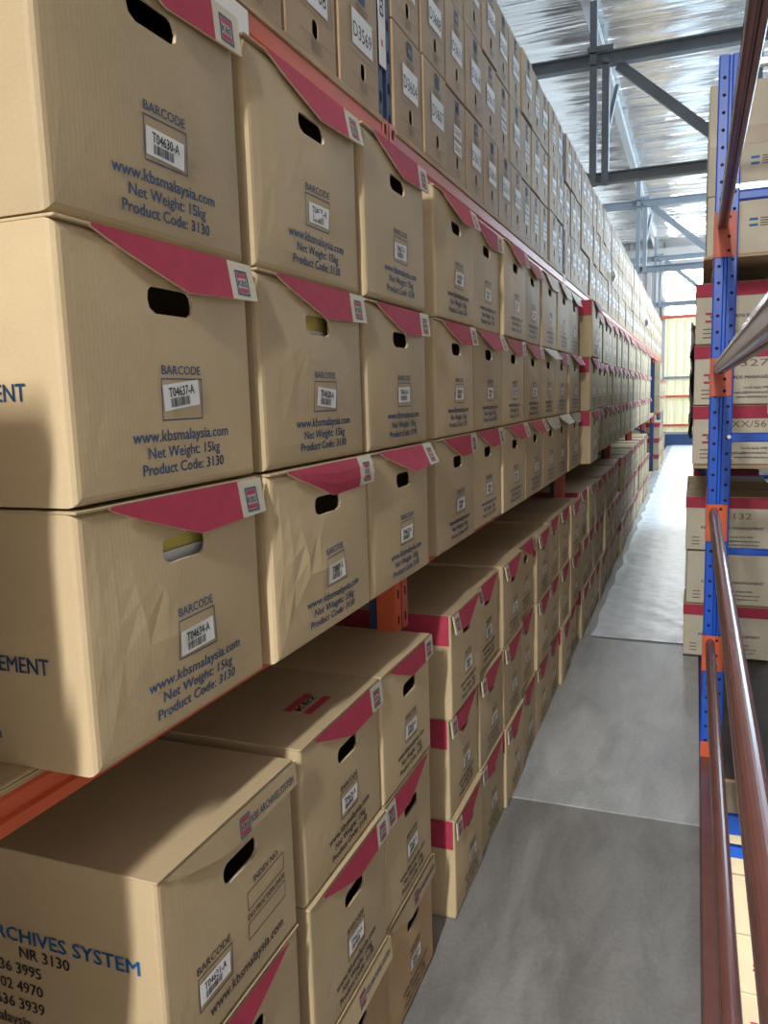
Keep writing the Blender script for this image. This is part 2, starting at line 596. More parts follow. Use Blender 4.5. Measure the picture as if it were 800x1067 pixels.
for k in range(14):
    mb.box((-0.86, -0.01, 2.36 + k * 0.018), (3.6, 0.02, 2.368 + k * 0.018), 'steel_light')
mb.build('louvre', w1)
w2 = structure(link('window_2', None, None, (0, 24.36, 0)), 'lower bright strip of window glass on the far wall')
for k in range(4):
    mb = MB(); mb.box((-0.74 + k * 1.1, 0, 2.07), (0.18 + k * 1.1, 0.03, 2.33), 'daylight'); mb.build('pane', w2)

# roof lining of wavy reflective foil
nx, ny = 36, 620
sv, sf = [], []
for j in range(ny + 1):
    y = -5 + 29.6 * j / ny
    for i in range(nx + 1):
        x = -6 + 14 * i / nx
        z = 4.16 + 0.035 * math.sin(y * 2 * math.pi / 0.42 + 0.7 * math.sin(x * 0.8)) + 0.03 * noise2(x * 0.12, y * 0.5, 1.0) + 0.02 * math.sin(y * 2 * math.pi / 1.37 + 0.5 * x)
        sv.append((x, y, z))
for j in range(ny):
    for i in range(nx):
        a = j * (nx + 1) + i
        sf.append((a, a + nx + 1, a + nx + 2, a + 1))
mb = MB()
mb.raw(sv, sf, 'foil')
structure(mb.build('ceiling', None, True), 'roof lining of wavy silver foil')

# steel trusses across the hall
def ibeam(mb, x0, x1, y, z, h, w, mat):
    t = h * 0.12
    prof = [(y - w / 2, z - h / 2), (y + w / 2, z - h / 2), (y + w / 2, z - h / 2 + t), (y + t / 2, z - h / 2 + t), (y + t / 2, z + h / 2 - t),
            (y + w / 2, z + h / 2 - t), (y + w / 2, z + h / 2), (y - w / 2, z + h / 2), (y - w / 2, z + h / 2 - t), (y - t / 2, z + h / 2 - t),
            (y - t / 2, z - h / 2 + t), (y - w / 2, z - h / 2 + t)]
    mb.prism(prof, 'x', x0, x1, mat)
for yt, lb in ((2.1, 'grey steel roof truss above the nearest boxes'), (9.0, 'grey steel roof truss nearest in view, spanning above the file boxes'),
               (15.9, 'grey steel roof truss farther back near the end wall'), (22.6, 'grey steel roof truss right before the far wall')):
    t = thing('roof_truss', lb, 'roof truss', (0, yt, 2.1), group='steel roof trusses')
    mb = MB(); ibeam(mb, -6, 8, 0, 3.365 - 2.1, 0.13, 0.11, 'steel'); mb.build('top_chord', t)
    mb = MB(); ibeam(mb, -6, 8, 0, 2.20 - 2.1, 0.11, 0.10, 'steel'); mb.build('bottom_chord', t)
    for k in range(-3, 5):
        x = -1.0 + k * 1.55
        for d in (-0.062, 0.062):
            mb = MB(); mb.box((x + d - 0.035, -0.055, 0.04), (x + d + 0.035, 0.055, 1.82 if d < 0 else 1.26), 'steel'); mb.build('upright', t)
        mb = MB(); mb.bar((x + 0.18, 0.03, 1.20), (x + 1.42, 0.03, 0.12), 0.05, 0.10, 'steel'); mb.build('diagonal', t)
        mb = MB(); mb.box((x - 0.12, -0.07, 1.33), (x + 0.14, 0.07, 1.38), 'steel'); mb.build('gusset', t)
        mb = MB(); mb.bar((x + 0.06, 0.1, 0.55), (x + 0.13, 0.5, 1.16), 0.04, 0.04, 'steel'); mb.build('knee_brace', t)
for k, x in enumerate((-4.24, -1.14, 1.96, 5.06)):
    mb = MB()
    mb.prism([(x - 0.05, 3.92), (x + 0.05, 3.92), (x + 0.05, 3.94), (x - 0.02, 3.94), (x - 0.02, 4.07), (x + 0.03, 4.07), (x + 0.03, 4.09), (x - 0.05, 4.09)], 'y', -5, 24.4, 'steel_light')
    o = mb.build('roof_purlin')
    tag(o, ['pale zinc purlin far left above the left rack', 'pale zinc purlin running under the foil above the left boxes',
            'pale zinc purlin above the right rack', 'pale zinc purlin far right beyond the right rack'][k], 'purlin', 'roof purlins')

# ================================================================== RACKS
def slots(mb, y0, x, z0, z1, pitch, mat='hole', w=0.012, h=0.026):
    z = z0
    while z < z1:
        mb.face([(x, y0 - w / 2, z), (x, y0 + w / 2, z), (x, y0 + w / 2, z + h), (x, y0 - w / 2, z + h)], mat)
        z += pitch

def left_post(y, lb):
    """front upright of the left rack: folded blue channel with keyhole rows"""
    t = thing('rack_upright', lb, 'rack upright', (RX, y, FLOOR_Z), group='blue uprights of the left rack')
    h = 1.49 - FLOOR_Z
    w = 0.042
    prof = [(0, -w), (0, -0.014), (-0.012, -0.009), (-0.012, 0.009), (0, 0.014), (0, w), (-0.07, w), (-0.07, w - 0.01), (-0.01, w - 0.004), (-0.022, 0.006), (-0.022, -0.006), (-0.01, -w + 0.004), (-0.07, -w + 0.01), (-0.07, -w)]
    mb = MB(); mb.prism(prof, 'z', 0, h, 'bluedark'); mb.build('post', t)
    mb = MB()
    slots(mb, -0.029, 0.0008, 0.05, h - 0.05, 0.075)
    slots(mb, 0.029, 0.0008, 0.085, h - 0.05, 0.075)
    o = mb.build('slot_row', t); o['kind'] = 'stuff'
    mb = MB(); mb.box((-0.98, -w, 0), (-0.91, w, h), 'bluedark'); mb.build('rear_post', t)
    z = 0.25
    k = 0
    while z < h - 0.3:
        mb = MB(); mb.bar((-0.06, 0, z), (-0.92, 0, z + (0.4 if k % 2 else 0.0)), 0.03, 0.035, 'bluedark'); mb.build('brace', t)
        z += 0.45
        k += 1
    return t
upr = {}
where = ['behind the camera', 'between the near and second bays', 'at the end of the second bay', 'at the end of the third bay', 'at the end of the fourth bay', 'before the empty bay', 'after the empty bay', 'at the far end']
for i, y in enumerate(POSTS):
    upr[i] = left_post(y, 'blue slotted upright of the left rack ' + where[i])

def connector(mb_parent, y, s, zt, h, x, mat='orange'):
    """hooked end plate of a beam with two slots"""
    mb = MB()
    mb.box((x - 0.045, min(y, y + s * 0.006), zt - h), (x + 0.004, max(y, y + s * 0.006), zt), mat)
    mb.box((x + 0.002, min(y - s * 0.042, y), zt - h), (x + 0.007, max(y - s * 0.042, y), zt), mat)
    c = mb.build('connector', mb_parent)
    mb = MB()
    for k in range(3):
        zz = zt - h + 0.02 + k * (h - 0.055) / 2
        yy = y - s * 0.021
        mb.face([(x + 0.0078, yy - 0.006, zz), (x + 0.0078, yy + 0.006, zz), (x + 0.0078, yy + 0.006, zz + 0.024), (x + 0.0078, yy - 0.006, zz + 0.024)], 'hole')
    mb.build('slot', c)

def left_beam(y0, y1, ztop, lb, mat, h=0.095):
    t = thing('rack_beam', lb, 'rack beam', (RX, y0, ztop), group='painted beams of the left rack')
    L = y1 - y0
    prof = [(0.004, -h), (0.008, -h + 0.004), (0.008, -h * .62), (0.002, -h * .55), (0.002, -h * .45), (0.008, -h * .38), (0.008, -0.004), (0.004, 0), (-0.04, 0), (-0.04, -h)]
    mb = MB(); mb.prism(prof, 'y', 0.052, L - 0.052, mat); mb.build('bar', t)
    connector(t, 0.048, 1, 0.015, h + (0.15 if h < 0.06 else 0.08), 0.002, mat)
    connector(t, L - 0.048, -1, 0.015, h + (0.15 if h < 0.06 else 0.08), 0.002, mat)
    return t
bayname = ['near bay', 'second bay', 'third bay', 'fourth bay', 'fifth bay', 'empty bay', 'last bay']
for i in range(len(POSTS) - 1):
    y0, y1 = POSTS[i], POSTS[i + 1]
    m2 = 'orange' if i == 0 else 'redpaint_sheen'  # farther beams get their reflection as a pinker colour
    left_beam(y0, y1, SHELF2 - 0.012, f'{"orange" if i == 0 else "sheen-tinted red"} beam under the middle boxes of the left rack, {bayname[i]}', m2, 0.050)
    left_beam(y0, y1, SHELF3 - 0.016, f'{"orange" if i == 0 else "sheen-tinted red"} beam under the upper file boxes, {bayname[i]} of left rack', m2)
    for z, nm in ((SHELF2, 'middle boxes'), (SHELF3, 'upper file boxes'), (FLOOR_Z, 'lowest boxes')):
        mb = MB()
        th = 0.012 if nm == 'middle boxes' else 0.016
        # two layers of ply show at the edge
        mb.box((-1.0, -(y1 - y0) / 2 + 0.05, -th), (0.012 if z > 0 else 0.004, (y1 - y0) / 2 - 0.05, -th * 0.45), 'ply')
        mb.box((-1.0, -(y1 - y0) / 2 + 0.05, -th * 0.42), (0.010 if z > 0 else 0.002, (y1 - y0) / 2 - 0.05, 0), 'ply')
        o = mb.build('shelf_board')
        o.location = (RX, (y0 + y1) / 2, z)
        tag(o, f'plywood shelf board under the {nm} in the {bayname[i]} of the left rack', 'shelf board', 'plywood shelf boards')
# white sticker on the near upper beam, white tag on the upright
mb = MB(); mb.box((0, -0.075, -0.042), (0.0012, 0.075, 0.05), 'white')
o = mb.build('beam_sticker'); o.location = (RX + 0.0095, 1.235, SHELF3 - 0.07)
tag(o, 'white paper sticker on the orange upper beam of the left rack', 'sticker')
mb = MB(); mb.box((0, -0.022, 0), (0.002, 0.022, 0.30), 'white')
o = mb.build('upright_tag'); o.location = (RX + 0.0025, 1.985, 0.815)
tag(o, 'long white number tag with black digits on the blue upright', 'tag')
pr = Print(lambda u, v, l: (0.0026, u, v))
pr.text('D3593', 0.010, 0.165, 0.036, 'black', 'c', rot=math.pi / 2, bold=0.006)
pr.rect(-0.010, 0.045, 0.002, 0.062, 'orange')
pr.mb.build('tag_print', o)

# ------------------------------------------------------------------ right rack
RPX0, RPX1, RPY = 0.051, 0.135, 3.40
def right_upright(y, lb):
    t = thing('rack_upright', lb, 'rack upright', (RPX0, y, -4.2), group='blue uprights of the right rack')
    h = 1.215 + 4.2
    w = RPX1 - RPX0
    prof = [(0, 0.004), (0.004, 0), (w * .40, 0), (w * .45, 0.009), (w * .55, 0.009), (w * .60, 0), (w - 0.004, 0), (w, 0.004), (w, 0.07), (w - 0.012, 0.07), (w - 0.006, 0.006), (w * .6, 0.006), (w * .55, 0.015), (w * .45, 0.015), (w * .40, 0.006), (0.006, 0.006), (0.012, 0.07), (0, 0.07)]
    mb = MB(); mb.prism(list(reversed(prof)), 'z', 0, h, 'blue'); mb.build('post', t)
    mb = MB()
    z = 4.2 - 2.8
    while z < h - 0.03:
        mb.disc((w * .24, -0.0006, z), 0.0062, (0, -1, 0), 'hole', 12)
        mb.disc((w * .80, -0.0006, z + 0.022), 0.0062, (0, -1, 0), 'hole', 12)
        mb.face([(-0.0006, 0.03, z), (-0.0006, 0.042, z), (-0.0006, 0.042, z + 0.025), (-0.0006, 0.03, z + 0.025)], 'hole')
        z += 0.0615
    o = mb.build('hole_row', t); o['kind'] = 'stuff'
    mb = MB(); mb.prism([(a + 0.92, b) for a, b in reversed(prof)], 'z', 0, h, 'blue'); mb.build('rear_post', t)
    for zz, hh, mt in ((0.750, 0.030, 'galv'), (0.718, 0.032, 'blue'), (-0.195, 0.036, 'blue'), (-0.653, 0.026, 'blue'), (-1.825, 0.085, 'blue'), (-1.945, 0.05, 'blue'), (1.185, 0.030, 'galv'), (-2.9, 0.03, 'blue'), (-3.5, 0.03, 'blue')):
        mb = MB(); mb.box((w - 0.01, 0.03, zz - hh / 2 + 4.2), (0.93, 0.062, zz + hh / 2 + 4.2), mt, 0.004); mb.build('brace', t)
    for zz in (0.745, -0.19):
        mb = MB(); mb.prism([(w * .88 + 0.008 * math.cos(a * math.pi / 3), zz + 4.2 + 0.008 * math.sin(a * math.pi / 3)) for a in range(6)], 'y', -0.006, 0.0, 'galv'); mb.build('bolt', t)
    return t
right_upright(RPY, 'bright blue perforated upright of the right rack, nearest in view')
right_upright(RPY + 2.95, 'blue upright of the right rack farther along the aisle')

def right_beam(y0, y1, ztop, lb, mat, w=0.036, h=0.052, conn='orange', ch=0.148, wide=False):
    """beam with a stepped, grooved section and an end plate on each upright"""
    x0 = 0.061
    t = thing('rack_beam', lb, 'rack beam', (x0, y0, ztop), group='red-brown beams of the right rack')
    L = y1 - y0
    r = 0.007
    prof = [(w * .06, -0.011), (w * .14, -0.006), (w * .26, -0.0025), (w * .40, -0.0005), (w * .5, 0), (w * .60, -0.0005), (w * .74, -0.0025), (w * .86, -0.006), (w * .94, -0.011), (w, -0.018), (w, -h + r), (w - r * .3, -h + r * .3), (w - r, -h), (w * .62, -h), (w * .55, -h + 0.006), (w * .45, -h + 0.006), (w * .38, -h), (r, -h), (r * .3, -h + r * .3), (0, -h + r), (0, -h * .62), (0.003, -h * .55), (0.003, -h * .45), (0, -h * .40)]
    mb = MB(); mb.prism(list(reversed(prof)), 'y', 0.004, L - 0.006, mat); mb.build('bar', t)
    for yy, s in ((L, -1), (0, 1)):
        mb = MB()
        mb.box((-0.006, min(yy, yy + s * 0.006), 0.012 - ch), (0.068, max(yy, yy + s * 0.006), 0.012), conn, 0.0015)
        mb.box((-0.012, min(yy - s * 0.05, yy + s * 0.006), 0.012 - ch), (-0.006, max(yy - s * 0.05, yy + s * 0.006), 0.012), conn)
        c = mb.build('connector', t)
        if s < 0:
            mb = MB()
            for zz in (0.12, 0.55, 0.86):
                mb.disc((0.042, yy - 0.0066, 0.012 - ch * zz), 0.006, (0, -1, 0), 'hole', 12)
            mb.build('bolt_hole', c)
    return t
YB = -1.6
right_beam(YB, RPY, 0.645, 'dark red beam rising to the top right corner in front of the blue upright', 'brownred', ch=0.165, conn='redpaint_sheen')  # upper end plates: the light on them is put into the colour
right_beam(YB, RPY, 0.103, 'shining beam at eye level meeting the blue upright', 'brownred', conn='redpaint_sheen')
right_beam(YB, RPY, -0.470, 'red-brown beam sloping down the right edge below eye level', 'brownred')
right_beam(YB, RPY, -1.010, 'slim red-brown beam below knee height beside the walkway', 'brownred')
t = thing('rack_beam', 'red-brown kerb beam along the right edge of the walkway boards', 'rack beam', (0.052, YB, FLOOR_Z), group='red-brown beams of the right rack')
mb = MB(); mb.prism([(0, -0.05), (0.0, 0.048), (0.004, 0.052), (0.040, 0.052), (0.044, 0.048), (0.044, -0.05)], 'y', 0.004, RPY - YB - 0.006, 'brownred'); mb.build('bar', t)
mb = MB(); mb.box((0.0, RPY - YB - 0.007, -0.04), (0.078, RPY - YB - 0.001, 0.118), 'orange', 0.0015); mb.build('connector', t)
y1 = RPY + 2.95
for zt, lb in ((-0.405, 'red beam under the middle stack of the right rack'), (0.600, 'red beam under the upper boxes of the right rack'), (-1.60, 'red beam at floor level under the low stack of the right rack')):
    right_beam(RPY + 0.075, y1, zt, lb, 'redpaint_sheen')
for i, (z, ya, yb, xa, xb, mt, lb) in enumerate((
        (-0.382, 4.30, 6.30, -0.005, 0.96, 'ply', 'plywood board under the middle stack of right rack boxes'),
        (0.622, 4.22, 6.30, 0.02, 0.96, 'ply', 'plywood board under the upper right boxes'),
        (-1.578, RPY - 0.02, 6.30, 0.14, 0.96, 'ply_shaded', 'shade-darkened board on the right rack floor level behind the blue upright'))):
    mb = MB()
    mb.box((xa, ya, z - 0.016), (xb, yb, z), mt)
    if mt == 'ply_shaded':
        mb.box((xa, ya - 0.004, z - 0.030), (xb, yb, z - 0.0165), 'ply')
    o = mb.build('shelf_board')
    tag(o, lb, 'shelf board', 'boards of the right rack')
mb = MB(); mb.box((-0.034, 4.89, FLOOR_Z + 0.001), (0.05, 6.3, FLOOR_Z + 0.006), 'ply_shaded'); o = mb.build('floor_mat')
tag(o, 'thin dark board under the low stack at the walkway edge', 'board')

# ================================================================== ARCHIVE BOXES
def rrect_r(a, b, r, ang):
    """distance from the centre of a rounded rectangle (half sizes a,b) to its edge"""
    c, s = math.cos(ang), math.sin(ang)
    lo, hi = 0.0, math.hypot(a, b)
    for _ in range(30):
        m = (lo + hi) / 2
        x, y = abs(c * m) - (a - r), abs(s * m) - (b - r)
        d = math.hypot(max(x, 0), max(y, 0)) + min(max(x, y), 0) - r
        if d > 0:
            hi = m
        else:
            lo = m
    return (lo + hi) / 2

def bulge(p, y, z):
    W, H, b = p['W'], p['H'], p['b']
    if not b:
        return 0.0
    u, v = 2 * y / W, 2 * z / H - 1
    k = max(0.0, (1 - u * u)) * max(0.0, (1 - v * v))
    return b * k + p.get('w', 0.0) * k * math.sin(3.1 * u + 4.3 * v + p.get('ph', 0)) 

def body_mesh(p, mat='kraft', hole=True):
    """hollow carton, rounded front edges, hand hole really cut through the front"""
    W, H, D = p['W'], p['H'], p['D']
    cy, cz = p['hole'][0], p['hole'][1]
    ha, hb, hr = p['hole'][2] / 2, p['hole'][3] / 2, min(p['hole'][2], p['hole'][3]) / 2 * 0.85
    angs = [2 * math.pi * i / 28 for i in range(28)]
    for a, b in ((W / 2, 0), (W / 2, H), (-W / 2, H), (-W / 2, 0)):
        ang = math.atan2(b - cz, a - cy) % (2 * math.pi)
        angs.append(ang)
    angs = sorted(set(round(a, 5) for a in angs))
    n = len(angs)
    e = p.get('e', 0.007)
    def outer(a, ins):
        c, s = math.cos(a), math.sin(a)
        t = 9
        if c > 1e-6: t = min(t, (W / 2 - cy) / c)
        if c < -1e-6: t = min(t, (-W / 2 - cy) / c)
        if s > 1e-6: t = min(t, (H - cz) / s)
        if s < -1e-6: t = min(t, (0 - cz) / s)
        y, z = cy + c * t, cz + s * t
        return (max(-W / 2 + ins, min(W / 2 - ins, y)), max(ins, min(H - ins, z)))
    rings = []
    hole_pts = []
    for a in angs:
        r = rrect_r(ha, hb, hr, a)
        hole_pts.append((cy + r * math.cos(a), cz + r * math.sin(a)))
    rings.append([(bulge(p, y, z) - p.get('rim', 0.005), y, z) for y, z in hole_pts])
    rings.append([(bulge(p, y, z), y, z) for y, z in hole_pts])
    for t in (0.2, 0.45, 0.7, 0.88):
        rg = []
        for (y, z), a in zip(hole_pts, angs):
            oy, oz = outer(a, e)
            yy, zz = y + (oy - y) * t, z + (oz - z) * t
            rg.append((bulge(p, yy, zz), yy, zz))
        rings.append(rg)
    rings.append([(0, *outer(a, e)) for a in angs])
    rings.append([(-e * .134, *outer(a, e * .5)) for a in angs])
    rings.append([(-e * .5, *outer(a, e * .134)) for a in angs])
    rings.append([(-e, *outer(a, 0)) for a in angs])
    rings.append([(-D, *outer(a, 0)) for a in angs])
    mb = MB()
    v = [q for r in rings for q in r]
    f = []
    mb.raw(rings[0] + rings[1], [(i, (i + 1) % n, n + (i + 1) % n, n + i) for i in range(n)], 'kraft_edge')
    for k in range(1, len(rings) - 1):
        for i in range(n):
            j = (i + 1) % n
            f.append((k * n + i, k * n + j, (k + 1) * n + j, (k + 1) * n + i))
    f.append(tuple((len(rings) - 1) * n + i for i in range(n)))
    mb.raw(v, f, mat)
    me = mb.mesh('box_body')
    return me

def lid_mesh(p, kind='pink', mirror=False, flare=0.10, curl=0.0, drop=0.060):
    """lid plate with the front flap cut on a slant, hanging over the front"""
    W, H, D = p['W'], p['H'], p['D']
    s = -1 if mirror else 1
    mb = MB()
    th = 0.004
    mb.box((-D, -W / 2 - 0.001, H), (0.003, W / 2 + 0.001, H + th), 'kraft', 0.001)
    f0, f1, f2 = (0.13, 0.56, 0.83) if kind != 'beige' else (0.04, 0.42, 0.99)
    fr = [f0 + (f1 - f0) * i / 6 for i in range(7)] + [f1 + (f2 - f1) * .5, f2, 1.0]
    def dr(f):
        if f >= f1: return drop * (1 - 0.10 * (f - f1) / (1 - f1))
        t = (f - f0) / (f1 - f0)
        return 0.004 + (drop - 0.004) * (t ** 0.92 if kind != 'beige' else t ** 0.8)
    def pt(f, d, off):
        a = flare * (0.55 + 0.45 * f) + curl * d / drop
        y = (f - 0.5) * (W + 0.003) * s
        hx, hz = 0.004, H + th * 0.5
        return (hx + d * math.sin(a) + off * math.cos(a), y, hz - d * math.cos(a) + off * math.sin(a))
    for i in range(len(fr) - 1):
        a, b = fr[i], fr[i + 1]
        m = 'pink' if (kind == 'pink' and b <= f2 + 1e-6) else 'kraft_pale'
        if kind == 'beige': m = 'kraft'
        K = 3
        for q in range(K):
            d0a, d1a = dr(a) * q / K, dr(a) * (q + 1) / K
            d0b, d1b = dr(b) * q / K, dr(b) * (q + 1) / K
            quad = [pt(a, d0a, 0.004), pt(a, d1a, 0.004), pt(b, d1b, 0.004), pt(b, d0b, 0.004)]
            mb.face(quad if s > 0 else quad[::-1], m)
            back = [pt(a, d0a, 0.0005), pt(b, d0b, 0.0005), pt(b, d1b, 0.0005), pt(a, d1a, 0.0005)]
            mb.face(back if s > 0 else back[::-1], 'kraft')
        e = [pt(a, dr(a), 0.004), pt(a, dr(a), 0.0005), pt(b, dr(b), 0.0005), pt(b, dr(b), 0.004)]
        mb.face(e if s > 0 else e[::-1], 'kraft_edge')
    e = [pt(1, 0, 0.004), pt(1, dr(1), 0.004), pt(1, dr(1), 0.0005), pt(1, 0, 0.0005)]
    mb.face(e if s > 0 else e[::-1], 'kraft_edge')
    me = mb.mesh('box_lid')
    # emblem on the pale end of the flap
    def mp(u, v, l):
        f = 0.5 + u / (W + 0.003) * s
        x, y, z = pt(f, H + th * .5 - v, 0.0046)
        return (x, u, z)
    pr = Print(mp)
    if kind == 'pink':
        pr.logo(s * W * 0.413, H - drop * .48, 0.034, drop * .62)
    elif kind == 'beige':
        pr.logo(W * 0.05, H - 0.026, 0.030, 0.034)
        pr.text('KBS ARCHIVES SYSTEM', W * 0.10, H - 0.032, 0.019, 'ink', 'l', width=W * 0.37)
    else:
        pr.rect(s * W * 0.38, H - 0.04, s * W * 0.44, H - 0.03, 'ink_soft')
    return me, pr.mb.mesh('flap_print')

def face_print(p, kind='normal'):
    W, H = p['W'], p['H']
    k = W / 0.41
    def mp(u, v, l):
        return (bulge(p, u, v) + 0.0013 + 0.0005 * l, u, v)
    pr = Print(mp)
    c = p['pc']          # horizontal centre of the print block
    ink = 'ink' if kind != 'dark' else 'ink_dark'
    if kind == 'index':
        pr.text('BARCODE', c - 0.085, 0.122, 0.017, 'ink_dark', width=0.085)
        pr.frame(c - 0.127, 0.062, c - 0.038, 0.116, 0.0018, 'ink_dark')
        pr.text('INDEX NO.', c + 0.075, 0.172, 0.015, 'ink_dark', width=0.085)
        pr.frame(c + 0.010, 0.135, c + 0.135, 0.166, 0.0015, 'ink_dark')
        pr.text('DESTRUCTION DATE', c + 0.072, 0.119, 0.014, 'ink_dark', width=0.125)
        pr.frame(c + 0.010, 0.083, c + 0.135, 0.113, 0.0015, 'ink_dark')
        pr.text('www.kbsmalaysia.com', c + 0.01, 0.036, 0.026, 'ink_dark', width=0.24 * k)
        return pr.mb.mesh('box_print')
    pr.text('BARCODE', c, 0.152, 0.0165, ink, width=0.088 * k)
    pr.frame(c - 0.0465 * k, 0.092, c + 0.0465 * k, 0.147, 0.0018, ink)
    pr.text('www.kbsmalaysia.com', c + 0.001, 0.066, 0.0215, ink, width=0.222 * k)
    pr.text('Net Weight: 15kg', c + 0.004, 0.045, 0.0205, ink, width=0.168 * k)
    pr.text('Product Code: 3130', c + 0.002, 0.024, 0.0205, ink, width=0.190 * k)
    return pr.mb.mesh('box_print')

_bars = []
_r = random.Random(3)
_x = 0.0
while _x < 1:
    w = _r.choice((0.012, 0.02, 0.03))
    _bars.append((_x, min(1, _x + w)))
    _x += w + _r.choice((0.012, 0.02, 0.028))

def sticker_mesh(p, num, rot=0.0, du=0.0, dv=0.0, index=False):
    c = p['pc'] + du - (0.085 if index else 0)
    zc = 0.119 + dv - (0.030 if index else 0)
    def mp(u, v, l):
        return (bulge(p, u, v) + 0.0016 + 0.0005 * l, u, v)
    pr = Print(mp)
    w, h = 0.079, 0.034
    ca, sa = math.cos(rot), math.sin(rot)
    pr.rect(c - w / 2, zc - h / 2, c + w / 2, zc + h / 2, 'white', 0, rot)
    def loc(a, b): return (c + a * ca - b * sa, zc + a * sa + b * ca)
    u, v = loc(0, 0.0)
    pr.text(num, u, v, 0.0175, 'black', width=0.056, rot=rot, layer=1)
    for a, b in _bars:
        a, b = -0.026 + a * 0.042, -0.026 + b * 0.042
        pr.mb.face([pr.mp(*loc(x, y), 1) for x, y in ((a, -0.0135), (b, -0.0135), (b, -0.002), (a, -0.002))], 'black')
    return pr.mb.mesh('barcode_sticker')

def side_print_mesh(p, kind):
    """lettering on the near side of a carton (local -y side), u runs to the front"""
    W, H, D = p['W'], p['H'], p['D']
    pr = Print(lambda u, v, l: (u, -W / 2 - 0.0012, v))
    if kind == 'records':
        pr.logo(-0.43, H * .46, 0.04, 0.055)
        pr.text('KBS RECORDS MANAGEMENT', -0.057, H * .385, 0.0285, 'ink', 'r', width=0.335, bold=0.006)
        pr.text('sales@kbsmalaysia.com', -0.145, 0.060, 0.022, 'ink', 'r', width=0.20)
        pr.text('www.kbsmalaysia.com', -0.142, 0.033, 0.022, 'ink', 'r', width=0.20)
    else:
        pr.text('KBS ARCHIVES SYSTEM', -0.036, H * .545, 0.031, 'ink_bright', 'r', width=0.350, bold=0.006)
        pr.text('NR 3130', -0.160, H * .465, 0.025, 'ink_dark', 'r', width=0.092)
        for k, s in enumerate(('Tel: 03-5636 3995', '03-5102 4970', 'Fax: 03-5636 3939', 'sales@kbsmalaysia.com', 'www.kbsmalaysia.com')):
            pr.text(s, -0.215 if k < 3 else -0.195, H * .375 - k * 0.029, 0.025, 'ink_dark', 'r')
    return pr.mb.mesh('side_print')

def band_mesh(p, h=0.085):
    """pink lid side hanging over the near side of a carton"""
    W, H, D = p['W'], p['H'], p['D']
    mb = MB()
    mb.box((-D + 0.02, -W / 2 - 0.005, H - h), (-0.006, -W / 2 - 0.0015, H + 0.003), 'pink')
    return mb.mesh('lid_side')

def params(W, H, D=0.50, b=0.004, w=0.0, ph=0.0, mirror=False):
    # hand hole and print sit right of centre on the left tier boxes
    return dict(W=W, H=H, D=D, b=b, w=w, ph=ph, hole=(0.0, H * 0.775, 0.102 * W / 0.41, 0.034), pc=0.010)

H2 = 0.3155
RNG = random.Random(11)
numbers2 = {(0, 2): 'T04630-A', (0, 1): 'T04637-A', (0, 0): 'T04634-A', (1, 2): 'T04625-A', (1, 1): 'T04628-A', (1, 0): 'T04631-A',
            (2, 2): 'T04627-A', (2, 1): 'T04624-A', (2, 0): 'T04622-A'}
_cache = {}
def cached(key, fn):
    if key not in _cache:
        _cache[key] = fn()
    return _cache[key]

def archive_box(x, y, z, p, label, group, kind='pink', mirror=False, flare=0.10, num=None, own=False, srot=0.0, sdu=0.0, sdv=0.0,
                side=None, band=False, yaw=0.0, folder=False, pr='normal', key='', sticker=True, body='kraft', curl=0.0, name='archive_box', drop=0.060):
    """carton standing with its front centre at (x,y,z)"""
    t = thing(name, label, 'box', (x, y, z), yaw, group)
    pk = (p.get('e'), p['W'], p['H'], p['D'], p['b'], p['w'], p['ph'], p['hole'], p['pc'])
    link('body', cached(('body', pk, body), lambda: body_mesh(p, body)), t)
    lm, lp = cached(('lid', pk, kind, mirror, flare, curl, drop), lambda: lid_mesh(p, kind, mirror, flare, curl, drop))
    lid = link('lid', lm, t)
    lid['label'] = 'pink slanted lid flap' if kind == 'pink' else 'plain board lid flap'
    link('emblem', lp, lid)
    link('printed_text', cached(('print', pk, pr), lambda: face_print(p, pr)), t)
    if sticker:
        n = num or 'T04600-A'
        st = link('barcode_sticker', cached(('st', pk, n, srot, sdu, sdv, pr), lambda: sticker_mesh(p, n, srot, sdu, sdv, pr == 'index')), t)
        st['label'] = 'white barcode sticker'
    if side:
        o = link('side_lettering', cached(('side', pk, side), lambda: side_print_mesh(p, side)), t); o['kind'] = 'stuff'
    if band:
        o = link('lid_side', cached(('band', pk), lambda: band_mesh(p)), t)
        o['label'] = 'pink lid side'
    if key == 'top_emblem':
        q = Print(lambda u, v, l: (v, u, p['H'] + 0.0046))
        for v in (-0.115, -0.07):
            q.rect(-0.04, v, 0.06, v + 0.018, 'red_ink')
        q.text('KBS', 0.01, -0.095, 0.022, 'ink', width=0.08)
        link('top_emblem', q.mb.mesh('top_emblem'), lid)
    if folder:
        hy, hz = p['hole'][0], p['hole'][1]
        mb = MB(); mb.box((-0.09, hy - 0.10, 0.02), (-0.022, hy + 0.10, hz + 0.045), 'yellow', 0.006)
        mb.box((-0.021, hy - 0.10, 0.02), (-0.016, hy + 0.10, hz - 0.006), 'white')
        o = mb.build('folder', t); o['label'] = 'yellow folder showing through the hand hole'
    return t

rowname = ['bottom', 'middle', 'top']
GRP2 = 'archive boxes on the middle shelf'
GRP1 = 'archive boxes on the walkway level'

